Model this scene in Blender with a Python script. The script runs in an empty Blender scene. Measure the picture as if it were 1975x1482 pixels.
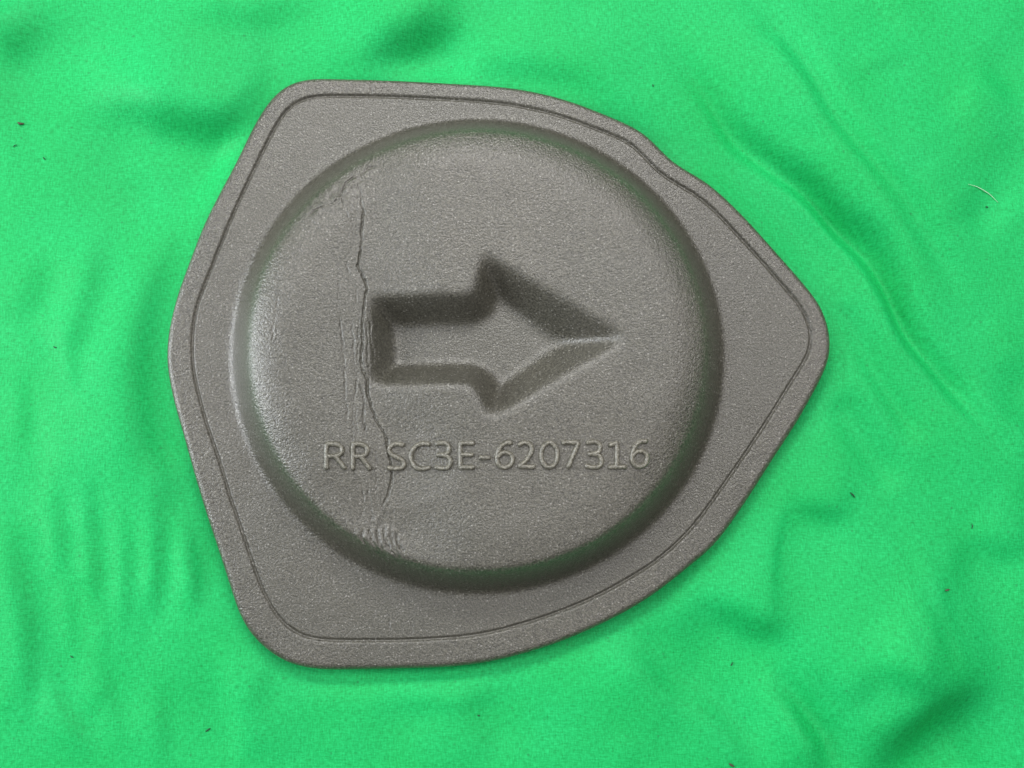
import bpy, math
import numpy as np
from mathutils import Vector, Matrix

rng = np.random.default_rng(7)
scene = bpy.context.scene

# ------------------------------------------------------------------ camera
W_PX, H_PX = 1975.0, 1482.0            # measuring frame of the photograph
S = 0.0002                             # metres per photo pixel on the table plane
F_PX = 1920.0                          # focal length in photo pixels (35 mm on 36 mm)
D = F_PX * S
cam_dir = Vector((-0.035, -0.105, 0.0)); cam_dir.z = math.sqrt(1 - cam_dir.x**2 - cam_dir.y**2)
cam_loc = cam_dir * D
cd = bpy.data.cameras.new("camera")
cam = bpy.data.objects.new("camera", cd)
scene.collection.objects.link(cam)
cd.sensor_width = 36.0
cd.lens = 36.0 * F_PX / W_PX
cd.clip_start = 0.01
cd.clip_end = 50.0
fwd = (-cam_dir).normalized()
right = fwd.cross(Vector((0, 1, 0))).normalized()
upv = right.cross(fwd).normalized()
M3 = Matrix((right, upv, -fwd)).transposed()
cam.matrix_world = Matrix.Translation(cam_loc) @ M3.to_4x4()
scene.camera = cam

# ------------------------------------------------------------------ world and lamps (an indoor photograph)
world = bpy.data.worlds.new("World")
scene.world = world
world.use_nodes = True
wb = world.node_tree.nodes["Background"]
wb.inputs[0].default_value = (0.98, 1.0, 1.0, 1)
wb.inputs[1].default_value = 0.12


def area(name, loc, target, sx, sy, power, color):
    l = bpy.data.lights.new(name, 'AREA')
    l.shape = 'RECTANGLE'
    l.size, l.size_y = sx, sy
    l.energy = power
    l.color = color
    o = bpy.data.objects.new(name, l)
    o.location = loc
    o.rotation_euler = (Vector(target) - Vector(loc)).to_track_quat('-Z', 'Y').to_euler()
    scene.collection.objects.link(o)
    return o


area("ceiling_lamp", (-0.10, 0.95, 0.95), (0, 0.03, 0), 1.0, 0.25, 12.6, (1.0, 0.98, 0.95))
area("ceiling_lamp", (0.88, 0.32, 1.12), (0, 0, 0), 0.2, 0.9, 6.0, (1.0, 0.96, 0.95))
area("ceiling_lamp", (0.15, -0.72, 1.32), (0, 0, 0), 1.2, 0.18, 4.8, (1.0, 0.97, 0.94))
area("ceiling_lamp", (0.12, 0.50, 1.36), (0, 0, 0), 0.8, 0.20, 3.8, (1.0, 0.98, 0.95))
area("ceiling_lamp", (-1.00, 0.05, 0.95), (0, 0, 0), 0.15, 0.8, 6.0, (0.97, 0.98, 1.0))  # added fill for the disc's left shoulder highlight; no ceiling fitting known here
area("window_light", (-1.38, 0.10, 0.42), (0, 0, 0), 0.30, 0.7, 16.0, (0.93, 0.97, 1.0))

scene.view_settings.view_transform = 'Standard'
scene.view_settings.look = 'None'
scene.view_settings.exposure = 0.0
scene.view_settings.gamma = 1.0

# ------------------------------------------------------------------ numeric helpers
R_ = np.array(right); U_ = np.array(upv); F_ = np.array(fwd); C_ = np.array(cam_loc)


def px2w(pts, z):
    """measured photo pixels -> metres on the horizontal plane at height z"""
    p = np.asarray(pts, float).reshape(-1, 2)
    d = (p[:, :1] - W_PX / 2) / F_PX * R_ - (p[:, 1:] - H_PX / 2) / F_PX * U_ + F_
    t = (z - C_[2]) / d[:, 2]
    q = C_ + d * t[:, None]
    return q[:, :2]


def catmull(P, n, closed):
    P = np.asarray(P, float)
    if closed:
        Q = np.vstack([P[-1], P, P[0], P[1]])
    else:
        Q = np.vstack([2 * P[0] - P[1], P, 2 * P[-1] - P[-2]])
    out = []
    for i in range(1, len(Q) - 2):
        p0, p1, p2, p3 = Q[i - 1], Q[i], Q[i + 1], Q[i + 2]
        t = np.linspace(0, 1, n, endpoint=False)[:, None]
        out.append(0.5 * ((2 * p1) + (-p0 + p2) * t + (2 * p0 - 5 * p1 + 4 * p2 - p3) * t * t
                          + (-p0 + 3 * p1 - 3 * p2 + p3) * t ** 3))
    out = np.vstack(out)
    return out if closed else np.vstack([out, P[-1:]])


def resample(P, step, closed):
    Q = np.vstack([P, P[:1]]) if closed else P
    s = np.r_[0, np.cumsum(np.hypot(*np.diff(Q, axis=0).T))]
    n = max(int(s[-1] / step), 3)
    u = np.linspace(0, s[-1], n, endpoint=not closed)
    return np.c_[np.interp(u, s, Q[:, 0]), np.interp(u, s, Q[:, 1])]


def smooth_closed(P, k, it):
    for _ in range(it):
        P = (1 - k) * P + k * 0.5 * (np.roll(P, 1, 0) + np.roll(P, -1, 0))
    return P


def seg_dist(X, Y, P, closed=False, want_side=False):
    best = np.full(X.shape, 1e9); side = np.zeros(X.shape); par = np.zeros(X.shape)
    inside = np.zeros(X.shape, bool)
    n = len(P); m = n if closed else n - 1
    for i in range(m):
        a = P[i]; b = P[(i + 1) % n]; e = b - a
        L2 = e @ e + 1e-18
        rx, ry = X - a[0], Y - a[1]
        t = np.clip((rx * e[0] + ry * e[1]) / L2, 0, 1)
        dx, dy = rx - t * e[0], ry - t * e[1]
        d = dx * dx + dy * dy
        if want_side:
            m_ = d < best
            side[m_] = np.sign(e[0] * ry - e[1] * rx)[m_]
            par[m_] = ((i + t) / m)[m_]
        np.minimum(best, d, out=best)
        if closed:
            if a[1] != b[1]:
                c = ((a[1] > Y) != (b[1] > Y))
                xi = a[0] + (Y - a[1]) * e[0] / (e[1] if e[1] != 0 else 1e-18)
                inside ^= c & (X < xi)
    best = np.sqrt(best)
    if closed:
        return np.where(inside, best, -best)
    return (best, side, par) if want_side else best


def value_noise(X, Y, cell, seed):
    r = np.random.default_rng(seed)
    n = 128
    g = r.uniform(-1, 1, (n, n))
    u, v = X / cell + 500.0, Y / cell + 500.0
    i, j = np.floor(u).astype(int), np.floor(v).astype(int)
    fu, fv = u - i, v - j
    fu = fu * fu * (3 - 2 * fu); fv = fv * fv * (3 - 2 * fv)
    a, b = g[i % n, j % n], g[(i + 1) % n, j % n]
    c, d = g[i % n, (j + 1) % n], g[(i + 1) % n, (j + 1) % n]
    return (a * (1 - fu) + b * fu) * (1 - fv) + (c * (1 - fu) + d * fu) * fv


def box_blur(A, r):
    if r < 1:
        return A
    for ax in (0, 1):
        P = np.pad(A, [(r + 1, r) if k == ax else (0, 0) for k in (0, 1)], mode='edge')
        c = np.cumsum(P, axis=ax)
        if ax == 0:
            A = (c[2 * r + 1:] - c[:-2 * r - 1]) / (2 * r + 1)
        else:
            A = (c[:, 2 * r + 1:] - c[:, :-2 * r - 1]) / (2 * r + 1)
    return A


def blur(A, sigma_cells):
    r = max(int(round((math.sqrt(4 * sigma_cells ** 2 + 1) - 1) / 2)), 0)
    for _ in range(3):
        A = box_blur(A, r)
    return A


def sstep(t):
    t = np.clip(t, 0, 1)
    return t * t * (3 - 2 * t)


def mesh_from(name, verts, faces, mat, normals=None, parent=None):
    """faces: list of arrays of equal-length rows, or mixed python lists"""
    me = bpy.data.meshes.new(name)
    if isinstance(faces, np.ndarray):
        nf, k = faces.shape
        loops = faces.ravel(); starts = np.arange(nf) * k; tot = np.full(nf, k)
    else:
        tot = np.array([len(f) for f in faces]); loops = np.concatenate([np.asarray(f) for f in faces])
        starts = np.r_[0, np.cumsum(tot)[:-1]]; nf = len(faces)
    me.vertices.add(len(verts)); me.vertices.foreach_set("co", np.asarray(verts, np.float32).ravel())
    me.loops.add(len(loops)); me.loops.foreach_set("vertex_index", loops.astype(np.int32))
    me.polygons.add(nf)
    me.polygons.foreach_set("loop_start", starts.astype(np.int32))
    me.polygons.foreach_set("loop_total", tot.astype(np.int32))
    me.update(calc_edges=True)
    me.polygons.foreach_set("use_smooth", np.ones(nf, bool))
    if normals is not None:
        me.normals_split_custom_set_from_vertices(np.asarray(normals, np.float32).tolist())
    me.materials.append(mat)
    o = bpy.data.objects.new(name, me)
    scene.collection.objects.link(o)
    if parent is not None:
        o.parent = parent
    return o


# ------------------------------------------------------------------ materials
def new_mat(name):
    m = bpy.data.materials.new(name)
    m.use_nodes = True
    nt = m.node_tree
    return m, nt, nt.nodes, nt.links, nt.nodes["Principled BSDF"]


def noise_node(N, L, vec, scale, detail=2.0, rough=0.5):
    n = N.new("ShaderNodeTexNoise")
    n.inputs["Scale"].default_value = scale
    n.inputs["Detail"].default_value = detail
    n.inputs["Roughness"].default_value = rough
    L.new(vec, n.inputs["Vector"])
    return n


def ramp_node(N, L, fac, stops):
    r = N.new("ShaderNodeValToRGB")
    el = r.color_ramp.elements
    while len(el) < len(stops):
        el.new(0.5)
    for e, (p, c) in zip(el, stops):
        e.position = p
        e.color = (c[0], c[1], c[2], 1) if not isinstance(c, float) else (c, c, c, 1)
    L.new(fac, r.inputs["Fac"])
    return r


def math_node(N, L, op, a, b):
    m = N.new("ShaderNodeMath"); m.operation = op
    for i, v in enumerate((a, b)):
        if isinstance(v, (int, float)):
            m.inputs[i].default_value = v
        else:
            L.new(v, m.inputs[i])
    return m.outputs[0]


def foam_material(name="grey_foam", tone=1.0):
    m, nt, N, L, B = new_mat(name)
    co = N.new("ShaderNodeTexCoord").outputs["Object"]
    big = noise_node(N, L, co, 22.0, 3.0)
    fine = noise_node(N, L, co, 1500.0, 2.0, 0.6)
    mid = noise_node(N, L, co, 800.0, 3.0, 0.6)
    base = ramp_node(N, L, fine.outputs["Fac"], [(0.31, (0.027, 0.026, 0.020)), (0.50, (0.068, 0.066, 0.052)), (0.69, (0.118, 0.115, 0.092))])
    tint = ramp_node(N, L, big.outputs["Fac"], [(0.30, (0.93 * tone, 0.94 * tone, 0.93 * tone)), (0.70, (1.06 * tone, 1.03 * tone, 1.02 * tone))])
    mul = N.new("ShaderNodeMix"); mul.data_type = 'RGBA'; mul.blend_type = 'MULTIPLY'
    mul.inputs["Factor"].default_value = 1.0
    L.new(base.outputs["Color"], mul.inputs["A"]); L.new(tint.outputs["Color"], mul.inputs["B"])
    # sparkle of the moulded skin, painted into the colour as small pale flecks
    vo = N.new("ShaderNodeTexVoronoi"); vo.feature = 'F1'
    vo.inputs["Scale"].default_value = 900.0
    L.new(co, vo.inputs["Vector"])
    dot = ramp_node(N, L, vo.outputs["Distance"], [(0.12, 1.0), (0.34, 0.0)])
    sep = N.new("ShaderNodeSeparateColor"); L.new(vo.outputs["Color"], sep.inputs["Color"])
    pick = math_node(N, L, 'GREATER_THAN', sep.outputs[0], 0.78)
    fleck = math_node(N, L, 'MULTIPLY', dot.outputs["Color"], pick)
    fl = N.new("ShaderNodeMix"); fl.data_type = 'RGBA'
    L.new(math_node(N, L, 'MULTIPLY', fleck, 0.35), fl.inputs["Factor"])
    L.new(mul.outputs["Result"], fl.inputs["A"]); fl.inputs["B"].default_value = (0.52, 0.51, 0.48, 1)
    L.new(fl.outputs["Result"], B.inputs["Base Color"])
    rr = ramp_node(N, L, mid.outputs["Fac"], [(0.3, 0.28), (0.7, 0.38)])
    L.new(rr.outputs["Color"], B.inputs["Roughness"])
    B.inputs["Specular IOR Level"].default_value = 1.0
    b1 = N.new("ShaderNodeBump"); b1.inputs["Strength"].default_value = 0.6; b1.inputs["Distance"].default_value = 0.0005
    L.new(fine.outputs["Fac"], b1.inputs["Height"])
    b2 = N.new("ShaderNodeBump"); b2.inputs["Strength"].default_value = 0.36; b2.inputs["Distance"].default_value = 0.0007
    L.new(mid.outputs["Fac"], b2.inputs["Height"]); L.new(b1.outputs["Normal"], b2.inputs["Normal"])
    L.new(b2.outputs["Normal"], B.inputs["Normal"])
    return m


def cloth_material():
    m, nt, N, L, B = new_mat("green_cotton")
    co = N.new("ShaderNodeTexCoord").outputs["Object"]
    # threads: fine noise stretched along warp and weft
    def stretched(sx, sy, detail):
        mp = N.new("ShaderNodeMapping"); mp.inputs["Scale"].default_value = (sx, sy, 1.0)
        L.new(co, mp.inputs["Vector"])
        return noise_node(N, L, mp.outputs["Vector"], 1.0, detail, 0.6)
    warp = stretched(1700.0, 420.0, 2.0)
    weft = stretched(420.0, 1700.0, 2.0)
    thread = math_node(N, L, 'ADD', warp.outputs["Fac"], weft.outputs["Fac"])
    thread = math_node(N, L, 'MULTIPLY', thread, 0.5)
    fuzz = noise_node(N, L, co, 260.0, 4.0, 0.65)
    base = ramp_node(N, L, thread, [(0.28, (0.002, 0.270, 0.058)), (0.50, (0.005, 0.432, 0.106)), (0.72, (0.014, 0.580, 0.162))])
    blot = noise_node(N, L, co, 30.0, 3.0)
    tint = ramp_node(N, L, blot.outputs["Fac"], [(0.3, (0.90, 0.97, 0.92)), (0.7, (1.12, 1.02, 1.08))])
    mul = N.new("ShaderNodeMix"); mul.data_type = 'RGBA'; mul.blend_type = 'MULTIPLY'
    mul.inputs["Factor"].default_value = 1.0
    L.new(base.outputs["Color"], mul.inputs["A"]); L.new(tint.outputs["Color"], mul.inputs["B"])
    # stray dark fibres caught in the nap
    vo = N.new("ShaderNodeTexVoronoi"); vo.inputs["Scale"].default_value = 330.0
    L.new(co, vo.inputs["Vector"])
    sep = N.new("ShaderNodeSeparateColor"); L.new(vo.outputs["Color"], sep.inputs["Color"])
    pick = math_node(N, L, 'GREATER_THAN', sep.outputs[0], 0.93)
    dot = ramp_node(N, L, vo.outputs["Distance"], [(0.08, 1.0), (0.22, 0.0)])
    fac = math_node(N, L, 'MULTIPLY', math_node(N, L, 'MULTIPLY', dot.outputs["Color"], pick), 0.55)
    fl = N.new("ShaderNodeMix"); fl.data_type = 'RGBA'
    L.new(fac, fl.inputs["Factor"]); L.new(mul.outputs["Result"], fl.inputs["A"])
    fl.inputs["B"].default_value = (0.012, 0.20, 0.06, 1)
    L.new(fl.outputs["Result"], B.inputs["Base Color"])
    B.inputs["Roughness"].default_value = 0.62
    B.inputs["Specular IOR Level"].default_value = 0.28
    B.inputs["Sheen Weight"].default_value = 0.0
    B.inputs["Sheen Roughness"].default_value = 0.5
    b1 = N.new("ShaderNodeBump"); b1.inputs["Strength"].default_value = 0.6; b1.inputs["Distance"].default_value = 0.0003
    L.new(thread, b1.inputs["Height"])
    b2 = N.new("ShaderNodeBump"); b2.inputs["Strength"].default_value = 0.30; b2.inputs["Distance"].default_value = 0.0008
    L.new(fuzz.outputs["Fac"], b2.inputs["Height"]); L.new(b1.outputs["Normal"], b2.inputs["Normal"])
    L.new(b2.outputs["Normal"], B.inputs["Normal"])
    return m


def plain_material(name, col, rough):
    m, nt, N, L, B = new_mat(name)
    co = N.new("ShaderNodeTexCoord").outputs["Object"]
    n = noise_node(N, L, co, 3000.0, 2.0)
    r = ramp_node(N, L, n.outputs["Fac"], [(0.3, tuple(c * 0.7 for c in col)), (0.7, tuple(c * 1.2 for c in col))])
    L.new(r.outputs["Color"], B.inputs["Base Color"])
    B.inputs["Roughness"].default_value = rough
    return m


FOAM = foam_material()
PALE_FOAM = foam_material("pale_foam", 1.9)      # raised characters get a paler base colour
CLOTH = cloth_material()

# ------------------------------------------------------------------ measured outlines (photo pixels)
OUTLINE = [(591,153),(553,165),(528,186),(510,210),(487,249),(462,302),(427,368),(396,429),(372,490),(343,569),(328,628),(322,675),
 (322,700),(328,738),(338,784),(353,834),(371,900),(396,984),(422,1062),(444,1130),(463,1188),(487,1227),(518,1256),(553,1278),
 (600,1290),(640,1292),(700,1291),(746,1290),(853,1287),(924,1280),(994,1265),(1083,1237),(1172,1198),(1242,1159),(1296,1120),
 (1338,1085),(1379,1050),(1434,974),(1492,883),(1534,819),(1562,770),(1586,725),(1599,695),(1602,665),(1596,626),(1579,585),
 (1541,538),(1504,496),(1453,438),(1415,399),(1387,372),(1362,352),(1327,331),(1298,314),(1274,290),(1253,267),(1230,250),(1203,237),
 (1154,217),(1104,198),(1053,183),(1003,173),(952,167),(876,162),(800,158),(720,155),(640,153)]
GROOVE = [(591,187),(568,196),(551,212),(535,236),(510,285),(477,353),(447,419),(419,488),(394,551),(378,594),(371,640),(370,683),
 (373,721),(384,766),(396,812),(409,850),(427,900),(442,956),(465,1019),(487,1087),(510,1146),(528,1181),(553,1210),(586,1229),
 (624,1235),(705,1236),(782,1235),(888,1229),(959,1217),(1048,1191),(1136,1157),(1225,1109),(1285,1067),(1340,1013),(1373,968),
 (1428,890),(1480,812),(1525,739),(1555,692),(1565,672),(1566,645),(1558,615),(1542,586),(1510,551),(1468,501),(1428,458),(1390,417),
 (1362,390),(1337,372),(1306,354),(1277,337),(1252,312),(1230,287),(1205,269),(1154,250),(1104,231),(1053,215),(1003,205),(952,197),
 (876,192),(800,188),(705,185),(616,185)]

Z_FL, Z_RIM, Z_TOP = 0.0060, 0.0062, 0.0268
G = 0.00026                                  # heightfield pitch


def contour(P, z, ds, it):
    c = catmull(px2w(P, z), 8, True)
    c = resample(c, 0.0008, True)
    c = smooth_closed(c, 0.5, it)
    return resample(c, ds, True)


out_c = contour(OUTLINE, Z_RIM - 0.002, 0.0012, 60)
gro_c = contour(GROOVE, Z_RIM, 0.0012, 60)

x0, y0 = out_c.min(0) - 4 * G
x1, y1 = out_c.max(0) + 4 * G
xs = np.arange(x0, x1, G); ys = np.arange(y0, y1, G)
X, Y = np.meshgrid(xs, ys, indexing='ij')
d_out = seg_dist(X, Y, out_c, True)
d_gro = seg_dist(X, Y, gro_c, True)

# raised disc: an almost round ellipse
ell = px2w([(448, 688), (1393, 688), (920, 234), (920, 1143)], Z_FL)
ex, ey = (ell[0, 0] + ell[1, 0]) / 2, (ell[2, 1] + ell[3, 1]) / 2
erx, ery = (ell[1, 0] - ell[0, 0]) / 2, (ell[2, 1] - ell[3, 1]) / 2
u, v = (X - ex) / erx, (Y - ey) / ery
rho = np.sqrt(u * u + v * v) + 1e-9
d_disc = (1 - rho) * rho / np.sqrt((u / erx) ** 2 + (v / ery) ** 2)
H_D = Z_TOP - Z_FL - 0.0006
# a 60 degree wall that breaks over into a broad soft shoulder
WALL, SHO = 0.0090, 0.0160
dd = np.clip(d_disc - 0.0002, 0, None)
k_w = math.tan(math.radians(60)); k_s = math.tan(math.radians(31))
q_s = np.clip((dd - WALL) / SHO, 0, 1)
low = sstep((-v - 0.25) / 0.55)             # towards the bottom edge the top rises a little and ends in a tighter lip
disc = np.minimum(dd, WALL) * k_w + k_s * (1 - 0.65 * low) * SHO * (q_s - q_s * q_s / 2)
disc = blur(disc * (H_D / (WALL * k_w + k_s * SHO / 2)), 0.0014 / G)
warp = 0.0034 * sstep((-v - 0.30) / 0.62) * sstep(d_disc / WALL)
crown = warp + np.where(rho < 1, (1 - np.clip(rho, 0, 1) ** 4) * 0.0010, 0.0)
base = np.full(X.shape, Z_FL) + disc + crown

# the disc has been folded along the long crease: both sides dip into it
crease_main = px2w([(687,318),(691,340),(695,373),(699,424),(696,447),(691,490),(688,510),(701,538),(705,556),(702,581),(697,632),(695,682),
 (700,720),(708,741),(708,766),(718,796),(735,827),(745,850),(752,885),(754,916),(748,951),(737,972),(737,997),(757,1020),(767,1060)], Z_TOP)
dc, sc_, pc_ = seg_dist(X[::4, ::4], Y[::4, ::4], crease_main, False, True)
dip = np.where(sc_ < 0, np.clip(1 - dc / 0.040, 0, 1), 1 - sstep(dc / 0.030))
dip = np.kron(dip, np.ones((4, 4)))[:X.shape[0], :X.shape[1]]
dip = blur(dip, 4)
base -= 0.0034 * dip * sstep(d_disc / 0.022)

# recessed arrow
Z_RIDGE = Z_TOP + 0.001
ARROW = [(712,570),(914,570),(932,488),(1214,652),(946,806),(914,738),(712,738)]
arr = px2w(ARROW, Z_RIDGE)
arr_c = smooth_closed(resample(arr, 0.0008, True), 0.5, 10)
d_arr = seg_dist(X, Y, arr_c, True)
x_n = px2w([(914, 650)], Z_RIDGE)[0, 0]
A_D = 0.0132
A_W = 0.0078 + 0.0034 * sstep((X - x_n) / 0.030)      # the head's flanks slope more gently than the shaft's
arrow = np.clip(d_arr / A_W, 0, 1)
arrow = blur(arrow, 0.0017 / G) * A_D
# the recess opens into a rounded lip
Hh = base - arrow

# rim, groove and the rounded outer edge
rim_up = sstep((0.0016 - d_gro) / 0.0016) * (Z_RIM - Z_FL) * (d_gro < 0.0016)
groove = np.exp(-(d_gro / 0.00060) ** 2) * 0.00100
R_E = 0.0026
t = np.clip(1 - d_out / R_E, 0, 1)
edge = R_E * (1 - np.sqrt(np.clip(1 - (t * 0.985) ** 2, 0, 1)))
Hh = Hh + rim_up - groove - edge
Hh += 0.00010 * value_noise(X, Y, 0.009, 3) + 0.00016 * value_noise(X, Y, 0.028, 4)

# creases and cracks in the skin
jx = X + 0.00040 * value_noise(X, Y, 0.0032, 11) + 0.0003 * value_noise(X, Y, 0.0014, 12)
jy = Y + 0.00055 * value_noise(X, Y, 0.0032, 13)


def crease(pts, depth, w, z=Z_TOP, lip=0.06, keep=0.82):
    depth *= 0.95
    P = px2w(pts, z)
    lo, hi = P.min(0) - 0.005, P.max(0) + 0.005
    i0, i1 = np.searchsorted(xs, [lo[0], hi[0]]); j0, j1 = np.searchsorted(ys, [lo[1], hi[1]])
    if i1 <= i0 or j1 <= j0:
        return
    d, s_, p_ = seg_dist(jx[i0:i1, j0:j1], jy[i0:i1, j0:j1], P, False, True)
    fade = np.clip(np.minimum(p_, 1 - p_) * 8, 0, 1) * np.clip(keep + (1 - keep) * 2.2 * value_noise(X[i0:i1, j0:j1], Y[i0:i1, j0:j1], 0.0045, 21), 0, 1.15)
    Hh[i0:i1, j0:j1] -= fade * (depth * np.exp(-(d / w) ** 2) - lip * depth * np.exp(-((d - 2.4 * w) / (1.6 * w)) ** 2))


mm = 0.001
crease([(687,318),(691,340),(695,373),(699,424),(696,447),(691,490),(688,510),(701,538),(705,556),(702,581),(697,632),(695,682),(700,720),
        (708,741),(708,766),(718,796),(735,827),(745,850),(749,880),(754,916),(748,951),(737,972),(737,1000)], 0.85*mm, 0.38*mm, keep=0.85)
crease([(687,336),(680,335),(662,346),(654,371),(645,372)], 0.63*mm, 0.34*mm)
crease([(654,371),(640,388),(615,394),(602,401),(590,410)], 0.46*mm, 0.34*mm)
crease([(688,328),(698,327),(706,317),(722,314)], 0.52*mm, 0.34*mm)
crease([(696,340),(702,341),(716,342)], 0.34*mm, 0.34*mm)
crease([(655,374),(660,395),(668,402),(674,430)], 0.34*mm, 0.34*mm)
crease([(677,410),(679,440),(677,480)], 0.25*mm, 0.34*mm)
crease([(664,500),(667,520),(677,541),(686,558),(684,590)], 0.40*mm, 0.34*mm)
crease([(652,592),(656,645),(661,667),(663,720),(665,771),(668,830)], 0.46*mm, 0.34*mm)
crease([(690,735),(700,760),(701,800),(703,850)], 0.46*mm, 0.34*mm)
crease([(675,600),(680,660),(686,720),(684,790),(688,860)], 0.29*mm, 0.34*mm)
crease([(538,560),(529,607),(524,632),(523,660)], 0.28*mm, 0.34*mm)
crease([(705,610),(706,660),(709,720)], 0.34*mm, 0.34*mm)
crease([(714,612),(717,660),(722,712)], 0.40*mm, 0.34*mm, Z_TOP - 0.006)
crease([(706,930),(711,960),(715,990),(712,1010)], 0.34*mm, 0.34*mm)
crease([(648,520),(652,560),(650,600)], 0.25*mm, 0.32*mm)
crease([(690,360),(684,400),(686,440),(682,480)], 0.30*mm, 0.32*mm)
crease([(668,440),(672,480),(664,500)], 0.22*mm, 0.32*mm)
crease([(676,760),(680,810),(676,860),(682,920)], 0.30*mm, 0.32*mm)
crease([(696,930),(700,970),(694,1004)], 0.30*mm, 0.32*mm)
crease([(722,850),(726,900),(722,950),(728,1000)], 0.25*mm, 0.32*mm)
crease([(694,590),(690,640),(689,690),(692,730)], 0.35*mm, 0.32*mm)
for k, pts in enumerate([[(699,1020),(702,1042),(712,1060),(728,1078)], [(715,1012),(719,1040),(728,1060),(745,1078),(754,1092)],
                         [(729,1010),(731,1036),(738,1060),(752,1078),(768,1094)], [(742,1012),(744,1036),(754,1060),(768,1080)],
                         [(752,1014),(756,1036),(764,1062),(774,1086)],
                         [(764,1030),(768,1050),(780,1066)]]):
    crease(pts, 0.42*mm, 0.45*mm, Z_TOP - 0.002 - 0.004 * (k < 5), 0.3)
# puckered skin around both ends of the fold
puck = np.zeros(X.shape)
for (pxy, rad, amp) in [((735, 1035), 0.009, 0.20), ((668, 365), 0.008, 0.20), ((630, 405), 0.009, 0.15), ((690, 690), 0.006, 0.06), ((690, 900), 0.008, 0.10)]:
    c = px2w([pxy], Z_TOP)[0]
    puck += amp * np.exp(-((X - c[0]) ** 2 + (Y - c[1]) ** 2) / rad ** 2)
Hh += puck * mm * (value_noise(X * 1.3 + Y * 0.3, Y * 0.8, 0.0022, 31) + 0.6 * value_noise(X, Y, 0.0012, 32))
# faint crease of the fold running out over the flange
crease([(792,1195),(796,1222)], 0.3*mm, 0.4*mm, Z_FL); crease([(716,156),(715,184)], 0.35*mm, 0.4*mm, Z_RIM)
crease([(752,1195),(750,1220)], 0.2*mm, 0.4*mm, Z_FL)

gx, gy = np.gradient(Hh, G)
NRM = np.stack([-gx, -gy, np.ones_like(gx)], -1)
NRM /= np.linalg.norm(NRM, axis=-1, keepdims=True)

# ------------------------------------------------------------------ the foam cover as parts of one continuous skin
ORG = Vector((ex, ey, 0.0))
cover = bpy.data.objects.new("foam_cover", None)
cover.empty_display_size = 0.05
cover.location = ORG
scene.collection.objects.link(cover)
cover["label"] = "grey moulded foam cover with recessed arrow and raised part number, lying on green cloth"
cover["category"] = "foam cover"

# vertices that fall outside the outline slide onto it
dgx, dgy = np.gradient(d_out, G)
mg = np.sqrt(dgx ** 2 + dgy ** 2) + 1e-9
PX_, PY_, PZ_ = X.copy(), Y.copy(), Hh.copy()
keepv = d_out >= 0
cell_in = keepv[:-1, :-1] | keepv[1:, :-1] | keepv[:-1, 1:] | keepv[1:, 1:]
outside = ~keepv
for _ in range(1):
    PX_[outside] -= (d_out * dgx / mg)[outside]
    PY_[outside] -= (d_out * dgy / mg)[outside]
PZ_[outside] = Z_RIM - R_E * (1 - math.sqrt(1 - 0.985 ** 2))
eN = np.stack([-dgx / mg, -dgy / mg, np.full_like(dgx, 0.15)], -1)
NRM[outside] = (eN / np.linalg.norm(eN, axis=-1, keepdims=True))[outside]
nx, ny = X.shape
vid = np.arange(nx * ny).reshape(nx, ny)
VALL = np.stack([PX_ - ORG.x, PY_ - ORG.y, PZ_], -1).reshape(-1, 3)
NALL = NRM.reshape(-1, 3)
Q = np.stack([vid[:-1, :-1], vid[1:, :-1], vid[1:, 1:], vid[:-1, 1:]], -1)
avg = lambda A: 0.25 * (A[:-1, :-1] + A[1:, :-1] + A[1:, 1:] + A[:-1, 1:])
cg, cdisc, carr = avg(d_gro), avg(d_disc), avg(d_arr)
is_arrow = cell_in & (carr > -0.0008)
is_disc = cell_in & (cdisc > -0.0012) & ~is_arrow
is_fl = cell_in & (cg > 0) & ~is_disc & ~is_arrow
is_rim = cell_in & ~(is_disc | is_arrow | is_fl)


def skin_part(name, mask, parent, extra=None):
    q = Q[mask]
    used, inv = np.unique(q.ravel(), return_inverse=True)
    f = inv.reshape(-1, 4)
    vv, nn = VALL[used], NALL[used]
    if extra is not None:
        vv, nn, f = extra(used, vv, nn, f)
    return mesh_from(name, vv, f, FOAM, nn, parent)


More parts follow.
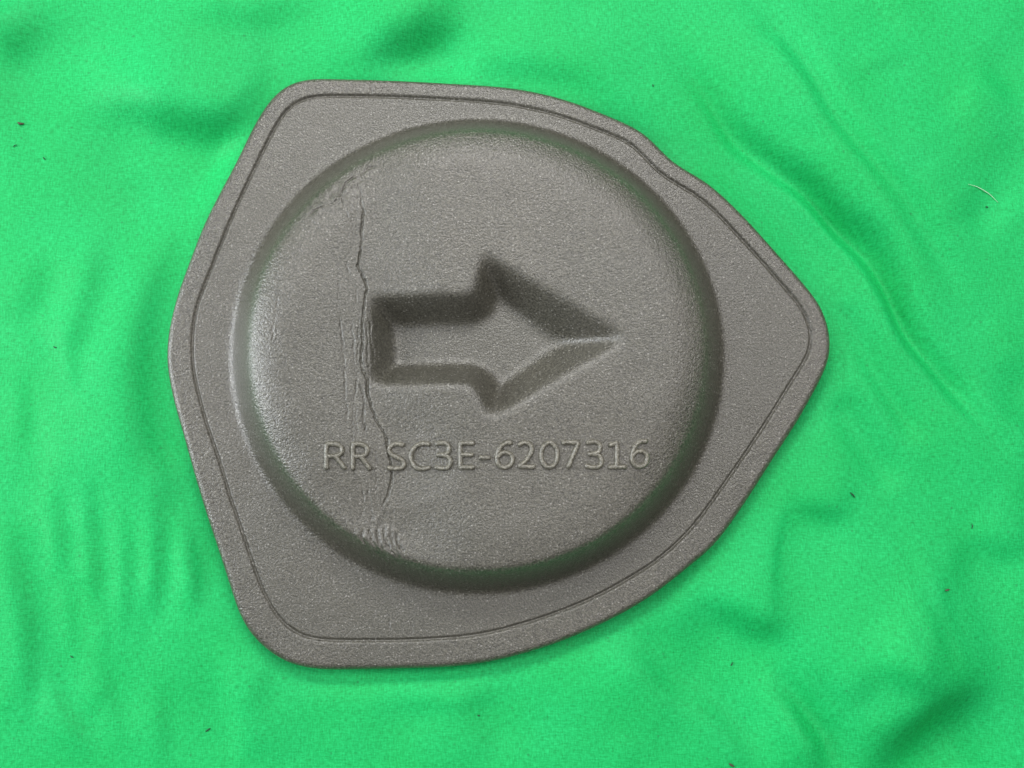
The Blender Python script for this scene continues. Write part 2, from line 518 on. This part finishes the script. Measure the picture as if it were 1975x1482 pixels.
def rim_skirt(used, vv, nn, f):
    """side wall down to the cloth and the flat underside"""
    edges = {}
    for q in f[np.any(d_out.ravel()[used][f] < 0.0006, axis=1)]:
        for k in range(4):
            a, b = int(q[k]), int(q[(k + 1) % 4])
            edges[(a, b)] = 1
    bd = {}
    dflat = d_out.ravel()[used]
    for (a, b) in edges:
        if (b, a) not in edges and dflat[a] < 0.0002 and dflat[b] < 0.0002:
            bd[a] = b
    start = next(iter(bd)); loop = [start]
    while True:
        n = bd.get(loop[-1])
        if n is None or n == start or len(loop) > 20000:
            break
        loop.append(n)
    loop = np.array(loop)
    n0 = len(vv); k = len(loop)
    low = vv[loop].copy(); ln = nn[loop].copy(); ln[:, 2] = 0; ln /= np.linalg.norm(ln, axis=1, keepdims=True) + 1e-9
    m1 = low.copy(); m1[:, 2] = 0.0009; m1[:, :2] += ln[:, :2] * 0.0002
    m2 = low.copy(); m2[:, 2] = 0.0002; m2[:, :2] -= ln[:, :2] * 0.0008
    ln2 = ln.copy(); ln2[:, 2] = -0.9
    vv2 = np.vstack([vv, m1, m2, [[0, 0, 0.0002]]]); nn2 = np.vstack([nn, ln, ln2, [[0, 0, -1]]])
    i = np.arange(k); j = (i + 1) % k
    s1 = np.stack([loop[j], loop[i], n0 + i, n0 + j], -1)
    s2 = np.stack([n0 + j, n0 + i, n0 + k + i, n0 + k + j], -1)
    faces = [list(r) for r in np.vstack([f, s1, s2])]
    faces += [[n0 + k + b_, n0 + k + a_, n0 + 2 * k] for a_, b_ in zip(i, j)]
    return vv2, nn2, faces


rim = skin_part("rim", is_rim, cover, rim_skirt)
flange = skin_part("flange", is_fl, cover)
raised = skin_part("raised_disc", is_disc, cover)
recess = skin_part("arrow_recess", is_arrow, raised)

# ------------------------------------------------------------------ raised characters
def height_at(P):
    i = np.clip(((P[:, 0] - xs[0]) / G), 0, nx - 2); j = np.clip(((P[:, 1] - ys[0]) / G), 0, ny - 2)
    a, b = i.astype(int), j.astype(int)
    return Hs[a, b]


Hs = blur(Hh, 4)


def arc(cx, cy, rx, ry, a0, a1, n=14):
    a = np.radians(np.linspace(a0, a1, n))
    return [(cx + rx * math.cos(t_), cy + ry * math.sin(t_)) for t_ in a]


GL = {
 'R': [[(0, 0), (0, 1), (0.40, 1)] + arc(0.40, 0.74, 0.48, 0.26, 90, -90) + [(0.0, 0.48)], [(0.46, 0.48), (0.62, 0.36), (1.0, 0)]],
 'S': [catmull([(0.88, 0.97), (0.55, 1.0), (0.2, 0.95), (0.02, 0.76), (0.18, 0.58), (0.5, 0.47), (0.84, 0.34), (0.98, 0.18), (0.8, 0.03), (0.45, 0.0), (0.02, 0.03)], 5, False).tolist()],
 'C': [catmull([(1.0, 0.96), (0.72, 1.0), (0.32, 0.90), (0.06, 0.66), (0.02, 0.42), (0.14, 0.16), (0.42, 0.01), (0.72, 0.0), (1.0, 0.03)], 5, False).tolist()],
 '3': [catmull([(0.06, 0.96), (0.38, 1.0), (0.76, 0.93), (0.88, 0.76), (0.74, 0.59), (0.46, 0.52)], 5, False).tolist() + [(0.16, 0.52)],
       catmull([(0.46, 0.52), (0.82, 0.45), (0.98, 0.27), (0.86, 0.07), (0.48, 0.0), (0.0, 0.05)], 5, False).tolist()],
 'E': [[(1, 1), (0, 1), (0, 0), (1, 0)], [(0, 0.52), (0.9, 0.52)]],
 '-': [[(0, 0.5), (1, 0.5)]],
 '6': [catmull([(0.86, 0.99), (0.58, 0.99), (0.26, 0.84), (0.04, 0.52), (0.03, 0.28), (0.18, 0.07), (0.5, 0.0), (0.84, 0.08), (1.0, 0.30),
                (0.88, 0.52), (0.55, 0.61), (0.24, 0.55), (0.06, 0.40)], 5, False).tolist()],
 '2': [catmull([(0.05, 0.92), (0.35, 1.0), (0.72, 0.95), (0.90, 0.76), (0.80, 0.52), (0.45, 0.24), (0.02, 0.02)], 5, False).tolist() + [(1.0, 0.0)]],
 '0': [arc(0.5, 0.5, 0.5, 0.5, 90, 450, 30)],
 '7': [[(0, 1), (1, 1), (0.9, 0.82), (0.32, 0)]],
 '1': [[(0.05, 0.88), (0.45, 0.97), (0.48, 0.97), (0.48, 0)], [(0.02, 0), (1, 0)]],
}
TEXT = [('R', 624, 667, 852, 906), ('R', 675, 715, 852, 907), ('S', 744, 783, 852, 908), ('C', 787, 830, 851, 908), ('3', 837, 874, 850, 908),
        ('E', 884, 916, 851, 906), ('-', 924, 947, 877, 889), ('6', 954, 993, 850, 906), ('2', 997, 1033, 850, 905), ('0', 1040, 1080, 850, 906),
        ('7', 1084, 1120, 850, 904), ('3', 1129, 1166, 848, 906), ('1', 1173, 1209, 849, 905), ('6', 1215, 1254, 847, 904)]
NAMES = {'R': 'letter', 'S': 'letter', 'C': 'letter', 'E': 'letter', '-': 'hyphen'}


def rib(P, w, h, V, F):
    """a half-round raised rib along P with rounded ends, sitting on the skin"""
    P = resample(np.asarray(P), 0.00035, False)
    for _ in range(2):
        P[1:-1] = 0.5 * P[1:-1] + 0.25 * (P[:-2] + P[2:])
    tn = np.gradient(P, axis=0); tn /= np.linalg.norm(tn, axis=1, keepdims=True) + 1e-12
    # rounded ends
    caps_a = [0.98, 0.86, 0.6, 0.3]
    pre = np.array([P[0] - tn[0] * w * c for c in caps_a]); post = np.array([P[-1] + tn[-1] * w * c for c in caps_a[::-1]])
    sc = np.r_[[math.sqrt(1 - c * c) for c in caps_a], np.ones(len(P)), [math.sqrt(1 - c * c) for c in caps_a[::-1]]]
    T = np.vstack([np.repeat(tn[:1], 4, 0), tn, np.repeat(tn[-1:], 4, 0)])
    P = np.vstack([pre, P, post])
    z = height_at(P)
    z = np.convolve(np.pad(z, 6, mode='edge'), np.ones(13) / 13, 'valid')
    wob = 1 + 0.06 * value_noise(P[:, 0], P[:, 1], 0.0011, 55)
    nseg = 12
    off = len(V)
    for k in range(len(P)):
        nr = np.array([-T[k, 1], T[k, 0]])
        for a in range(nseg):
            an = 2 * math.pi * a / nseg
            c, s_ = math.cos(an), math.sin(an)
            hh = h if s_ > 0 else 0.0006
            p = P[k] + nr * c * w * sc[k] * wob[k]
            V.append((p[0] - ORG.x, p[1] - ORG.y, z[k] + s_ * hh * sc[k] * wob[k]))
    for k in range(len(P) - 1):
        for a in range(nseg):
            b = (a + 1) % nseg
            F.append([off + k * nseg + a, off + k * nseg + b, off + (k + 1) * nseg + b, off + (k + 1) * nseg + a])
    F.append([off + a for a in range(nseg)][::-1])
    F.append([off + (len(P) - 1) * nseg + a for a in range(nseg)])


for (ch, xa, xb, ya, yb) in TEXT:
    V, F = [], []
    wpx = 4.0
    for st in GL[ch]:
        st = np.array(st)
        q = np.c_[xa + wpx + st[:, 0] * (xb - xa - 2 * wpx), yb - wpx - st[:, 1] * (yb - ya - 2 * wpx)]
        rib(px2w(q, Z_TOP + 0.0005), 0.00094, 0.00125, V, F)
    o = mesh_from(NAMES.get(ch, 'digit'), np.array(V), F, PALE_FOAM, None, raised)
    bm_fix = o.data
    bm_fix.validate()

# ------------------------------------------------------------------ the green cloth
CG = 0.0010
cx = np.arange(-0.46, 0.46, CG); cy = np.arange(-0.38, 0.42, CG)
CX, CY = np.meshgrid(cx, cy, indexing='ij')
CH = 0.0016 * value_noise(CX, CY, 0.075, 41) + 0.00035 * value_noise(CX, CY, 0.033, 42) + 0.00010 * value_noise(CX, CY, 0.010, 43)
LDIR = np.array([-0.75, 0.66])


def band(pts, sig_px, amp_mm, fade=True, spread=1.0):
    """a fold whose slope falls away from the lamp (amp > 0) or towards it (amp < 0)"""
    P = catmull(px2w(pts, 0.0), 4, False)
    s = sig_px * S
    lo, hi = P.min(0) - 12 * s, P.max(0) + 12 * s
    i0, i1 = np.searchsorted(cx, [lo[0], hi[0]]); j0, j1 = np.searchsorted(cy, [lo[1], hi[1]])
    d, sd, p = seg_dist(CX[i0:i1, j0:j1], CY[i0:i1, j0:j1], P, False, True)
    e = P[-1] - P[0]
    nrm = np.array([-e[1], e[0]])
    sgn = 1.0 if nrm @ LDIR > 0 else -1.0
    q = d * sd * sgn / s
    w = np.clip(np.minimum(p, 1 - p) * 2.4, 0, 1); w = w * w * (3 - 2 * w)
    CH[i0:i1, j0:j1] += 3.1 * amp_mm * mm * w * np.tanh(1.25 * q) * np.exp(-q * q / 18.0)


def valley(pts, sig_px, depth_mm):
    """a tuck where the cloth drops into a narrow trough"""
    P = catmull(px2w(pts, 0.0), 4, False)
    s = sig_px * S
    lo, hi = P.min(0) - 8 * s, P.max(0) + 8 * s
    i0, i1 = np.searchsorted(cx, [lo[0], hi[0]]); j0, j1 = np.searchsorted(cy, [lo[1], hi[1]])
    wx, wy = CX[i0:i1, j0:j1], CY[i0:i1, j0:j1]
    d, sd, p = seg_dist(wx + 0.0009 * value_noise(wx, wy, 0.02, 71), wy + 0.0009 * value_noise(wx, wy, 0.02, 72), P, False, True)
    w = np.clip(np.minimum(p, 1 - p) * 4, 0, 1); w = w * w * (3 - 2 * w)
    sv = s * (1 + 0.35 * value_noise(wx, wy, 0.03, 73))
    CH[i0:i1, j0:j1] -= 1.3 * depth_mm * mm * w * (np.exp(-(d / sv) ** 2 / 2) - 0.25 * np.exp(-(d / (3 * sv)) ** 2 / 2))


def bump_at(pxy, rx, ry, amp_mm, rot=0.0):
    c = px2w([pxy], 0)[0]
    dx, dy = CX - c[0], CY - c[1]
    a = math.radians(rot)
    uu, vv_ = (dx * math.cos(a) + dy * math.sin(a)) / (rx * S), (-dx * math.sin(a) + dy * math.cos(a)) / (ry * S)
    CH[...] += amp_mm * mm * np.exp(-(uu * uu + vv_ * vv_) / 2)


# right-hand diagonal tucks
valley([(1250,20),(1310,110),(1370,190),(1430,265),(1500,320),(1560,372),(1620,430),(1680,490),(1720,560),(1760,650),(1800,705),(1860,775),(1920,850),(2000,920)], 15, 4.2)
valley([(1500,300),(1560,360),(1620,425),(1680,490),(1720,560),(1760,650),(1810,710)], 18, 3.4)
valley([(1400,-60),(1480,40),(1540,120),(1590,210),(1640,275),(1700,345),(1765,430),(1820,520),(1860,620)], 18, 2.6)
valley([(1600,560),(1640,630),(1690,725),(1745,810),(1770,860)], 18, 2.0)
valley([(1600,770),(1640,810),(1690,890),(1720,960)], 24, 2.6)
valley([(2020,260),(1950,330),(1900,400),(1870,470)], 34, 2.4)  # trough shaped to imitate a phone or hand shadow on the cloth
band([(1900,700),(1960,800),(2050,880)], 40, 0.8)
band([(1860,120),(1920,170),(1960,230)], 30, 0.5)
band([(1300,30),(1420,190),(1560,330),(1700,470),(1800,660)], 70, -2.0)
# top
band([(120,180),(220,205),(320,235),(410,247),(500,240),(560,232)], 42, 2.51)
band([(660,140),(760,95),(850,60),(920,40)], 45, 2.30)
band([(900,110),(1000,140),(1120,150),(1240,190)], 40, 0.84)
band([(-40,120),(20,100),(60,60),(80,-20)], 45, 1.67)
band([(300,20),(420,40),(540,30),(660,-20)], 40, 0.84)
band([(200,330),(300,350),(400,380)], 36, 0.52)
# left of the cover
band([(372,380),(335,480),(300,600),(286,720),(292,850),(330,970),(372,1080)], 40, 2.0)
band([(200,420),(190,520),(160,640),(150,700)], 22, 0.6)
band([(90,470),(70,560),(60,640)], 28, 0.5)
for (pts, sg, am) in [
    ([(20,960),(35,1080),(60,1200),(62,1330),(50,1420)], 20, 1.0), ([(100,900),(120,1010),(140,1120)], 18, 0.6),
    ([(170,880),(182,1000),(190,1120),(184,1240)], 16, 0.7), ([(235,940),(250,1060),(248,1180),(236,1290)], 15, 0.6),
    ([(300,920),(312,1030),(306,1140),(300,1230)], 16, 0.9), ([(350,980),(372,1060),(384,1130),(380,1200)], 16, 1.2),
    ([(90,1230),(110,1330),(150,1400),(200,1470)], 18, 0.8), ([(190,1250),(215,1350),(260,1440)], 18, 0.5),
    ([(300,1300),(318,1400),(322,1500)], 14, 0.4), ([(400,1240),(440,1330),(460,1420),(470,1500)], 28, -0.7),
    ([(40,700),(52,800),(44,900)], 16, 0.35), ([(140,620),(150,700),(146,780)], 12, 0.3), ([(200,1120),(210,1200),(200,1290)], 9, 0.25),
    ([(130,1100),(142,1200),(150,1290)], 10, 0.3), ([(270,1120),(276,1200),(268,1290)], 9, 0.25)]:
    band(pts, 0.72 * sg, 0.68 * am)
# bottom and bottom right
band([(1150,1200),(1220,1260),(1290,1330),(1350,1400)], 28, 0.94)
band([(1330,1130),(1400,1180),(1470,1215),(1560,1210)], 35, 1.75)
band([(1500,960),(1580,990),(1660,1000)], 25, 0.94)
band([(1640,1260),(1720,1300),(1800,1330)], 34, 1.17)
valley([(1490,1270),(1540,1370),(1580,1430),(1630,1520)], 13, 2.34)
band([(1490,1270),(1540,1370),(1580,1430),(1630,1520)], 20, 1.75)
band([(1640,1560),(1740,1430),(1830,1360),(1960,1320)], 59, 4.25)
band([(1850,1020),(1920,1060),(2000,1080)], 28, 0.70)
band([(1280,1290),(1400,1400),(1480,1500)], 22, 0.70)
band([(700,1330),(850,1360),(1000,1345)], 30, 0.59)
band([(880,1310),(930,1400),(960,1500)], 34, 0.59)
for k in range(120):                          # small random slack in the weave
    r = np.random.default_rng(900 + k)
    a = np.array([r.uniform(-150, 2125), r.uniform(-150, 1630)])
    th = r.normal(1.25, 0.35) if a[0] < 700 else r.normal(0.75, 0.5)
    ln = r.uniform(60, 170)
    b = a + ln * np.array([math.cos(th), math.sin(th)])
    mid_ = (a + b) / 2 + r.normal(0, 8, 2)
    band([a, mid_, b], r.uniform(9, 20), r.choice([-1, 1]) * r.uniform(0.06, 0.26))

# pressed flat under the cover, lifting a little beyond its edge
d_c = seg_dist(CX, CY, out_c[::3], True)
flat = sstep((0.014 + d_c) / 0.016)            # 1 under the cover, 0 beyond 14 mm
rest = -0.0004
gap = 0.0008 + 0.0024 * sstep((value_noise(CX, CY, 0.05, 61) + 0.2) / 0.8)
CH = CH - CH.mean()
CH = (CH + 0.0008) * (1 - flat) + (rest - gap) * flat
CH = np.where(d_c > -0.001, np.minimum(CH, -0.0002), CH)
CH = blur(CH, 1.0)
cgx, cgy = np.gradient(CH, CG)
CN = np.stack([-cgx, -cgy, np.ones_like(cgx)], -1); CN /= np.linalg.norm(CN, axis=-1, keepdims=True)
cvid = np.arange(CX.size).reshape(CX.shape)
CQ = np.stack([cvid[:-1, :-1], cvid[1:, :-1], cvid[1:, 1:], cvid[:-1, 1:]], -1).reshape(-1, 4)
cloth = mesh_from("green_cloth", np.stack([CX, CY, CH], -1).reshape(-1, 3), CQ, CLOTH, CN.reshape(-1, 3))
cloth["label"] = "bright green wrinkled cotton cloth spread flat under the grey foam cover"
cloth["category"] = "cloth"


def cloth_z(x, y):
    return float(CH[min(max(int((x - cx[0]) / CG), 0), len(cx) - 1), min(max(int((y - cy[0]) / CG), 0), len(cy) - 1)])


# ------------------------------------------------------------------ lint and a stray hair lying on the cloth
DARK = plain_material("dark_lint", (0.016, 0.085, 0.035), 0.9)
BROWN = plain_material("brown_lint", (0.085, 0.075, 0.045), 0.9)
PALE = plain_material("pale_fibre", (0.42, 0.78, 0.50), 0.6)


def fibre(name, pts, r0, mat, lift=0.0002):
    P = resample(catmull(px2w(pts, 0.0), 6, False), 0.0003, False)
    V, F = [], []
    tn = np.gradient(P, axis=0); tn /= np.linalg.norm(tn, axis=1, keepdims=True) + 1e-12
    n = 6
    for k in range(len(P)):
        u_ = k / (len(P) - 1)
        r = 0.64 * r0 * (0.25 + 0.75 * math.sin(math.pi * min(max(u_, 0.04), 0.96)))
        z = cloth_z(*P[k]) + r * 0.6 + lift
        for a in range(n):
            an = 2 * math.pi * a / n
            V.append((P[k, 0] - tn[k, 1] * r * math.cos(an), P[k, 1] + tn[k, 0] * r * math.cos(an), z + r * math.sin(an)))
    for k in range(len(P) - 1):
        for a in range(n):
            b = (a + 1) % n
            F.append([k * n + a, k * n + b, (k + 1) * n + b, (k + 1) * n + a])
    F.append(list(range(n))[::-1]); F.append([(len(P) - 1) * n + a for a in range(n)])
    c = np.array(V).mean(0)
    o = mesh_from(name, np.array(V) - c, F, mat)
    o.location = c
    return o


def thing(o, label, cat, group=None):
    o["label"] = label; o["category"] = cat
    if group:
        o["group"] = group


thing(fibre("stray_hair", [(1857,362),(1875,365),(1892,371),(1905,377),(1915,385),(1922,392)], 0.00030, PALE),
      "pale curved hair lying on the cloth near the top right corner", "hair")
LG = "specks of lint on the cloth"
for (pts, r, mat, lab) in [
    ([(34,236),(39,239),(46,238)], 0.00075, BROWN, "brown lint speck near the left edge, largest of the specks"),
    ([(27,284),(30,282),(34,280)], 0.00035, DARK, "short dark lint speck below the brown speck at the left edge"),
    ([(82,303),(84,305),(87,308)], 0.00035, DARK, "tiny dark lint dot right of the two specks at upper left"),
    ([(108,670),(111,672),(115,673)], 0.00034, DARK, "tiny dark lint dot left of the foam cover at middle height"),
    ([(395,1412),(400,1409),(405,1405)], 0.00045, DARK, "slanted dark lint sliver below the bottom left of the cover"),
    ([(135,1265),(138,1267),(142,1269)], 0.00034, DARK, "tiny dark lint dot in the lower left cloth ripples"),
    ([(1634,950),(1639,954),(1645,960)], 0.00045, DARK, "dark lint fleck on the cloth off the lower right edge of the cover"),
    ([(1811,1137),(1816,1136),(1822,1135)], 0.00060, BROWN, "dark lint crumb on smooth cloth at the lower right"),
    ([(1413,1287),(1415,1284),(1417,1280)], 0.00040, DARK, "upright dark lint fleck on the cloth below the lower right of the cover"),
    ([(1404,1470),(1409,1474),(1414,1476)], 0.00060, BROWN, "brown lint crumb at the bottom edge of the cloth"),
    ([(1898,401),(1900,401),(1903,402)], 0.00050, DARK, "round dark lint dot just below the pale hair"),
    ([(921,1379),(923,1380),(926,1381)], 0.00042, DARK, "tiny dark lint dot on the cloth below the middle of the cover"),
    ([(1258,164),(1259,166),(1259,169)], 0.00036, DARK, "tiny dark lint dot above the upper right shoulder of the cover"),
    ([(1871,1010),(1872,1014),(1871,1020)], 0.00036, DARK, "thin upright dark thread at the right, beside faint snags in the cloth"),
]:
    thing(fibre("lint_speck", pts, r, mat), lab, "lint", LG)
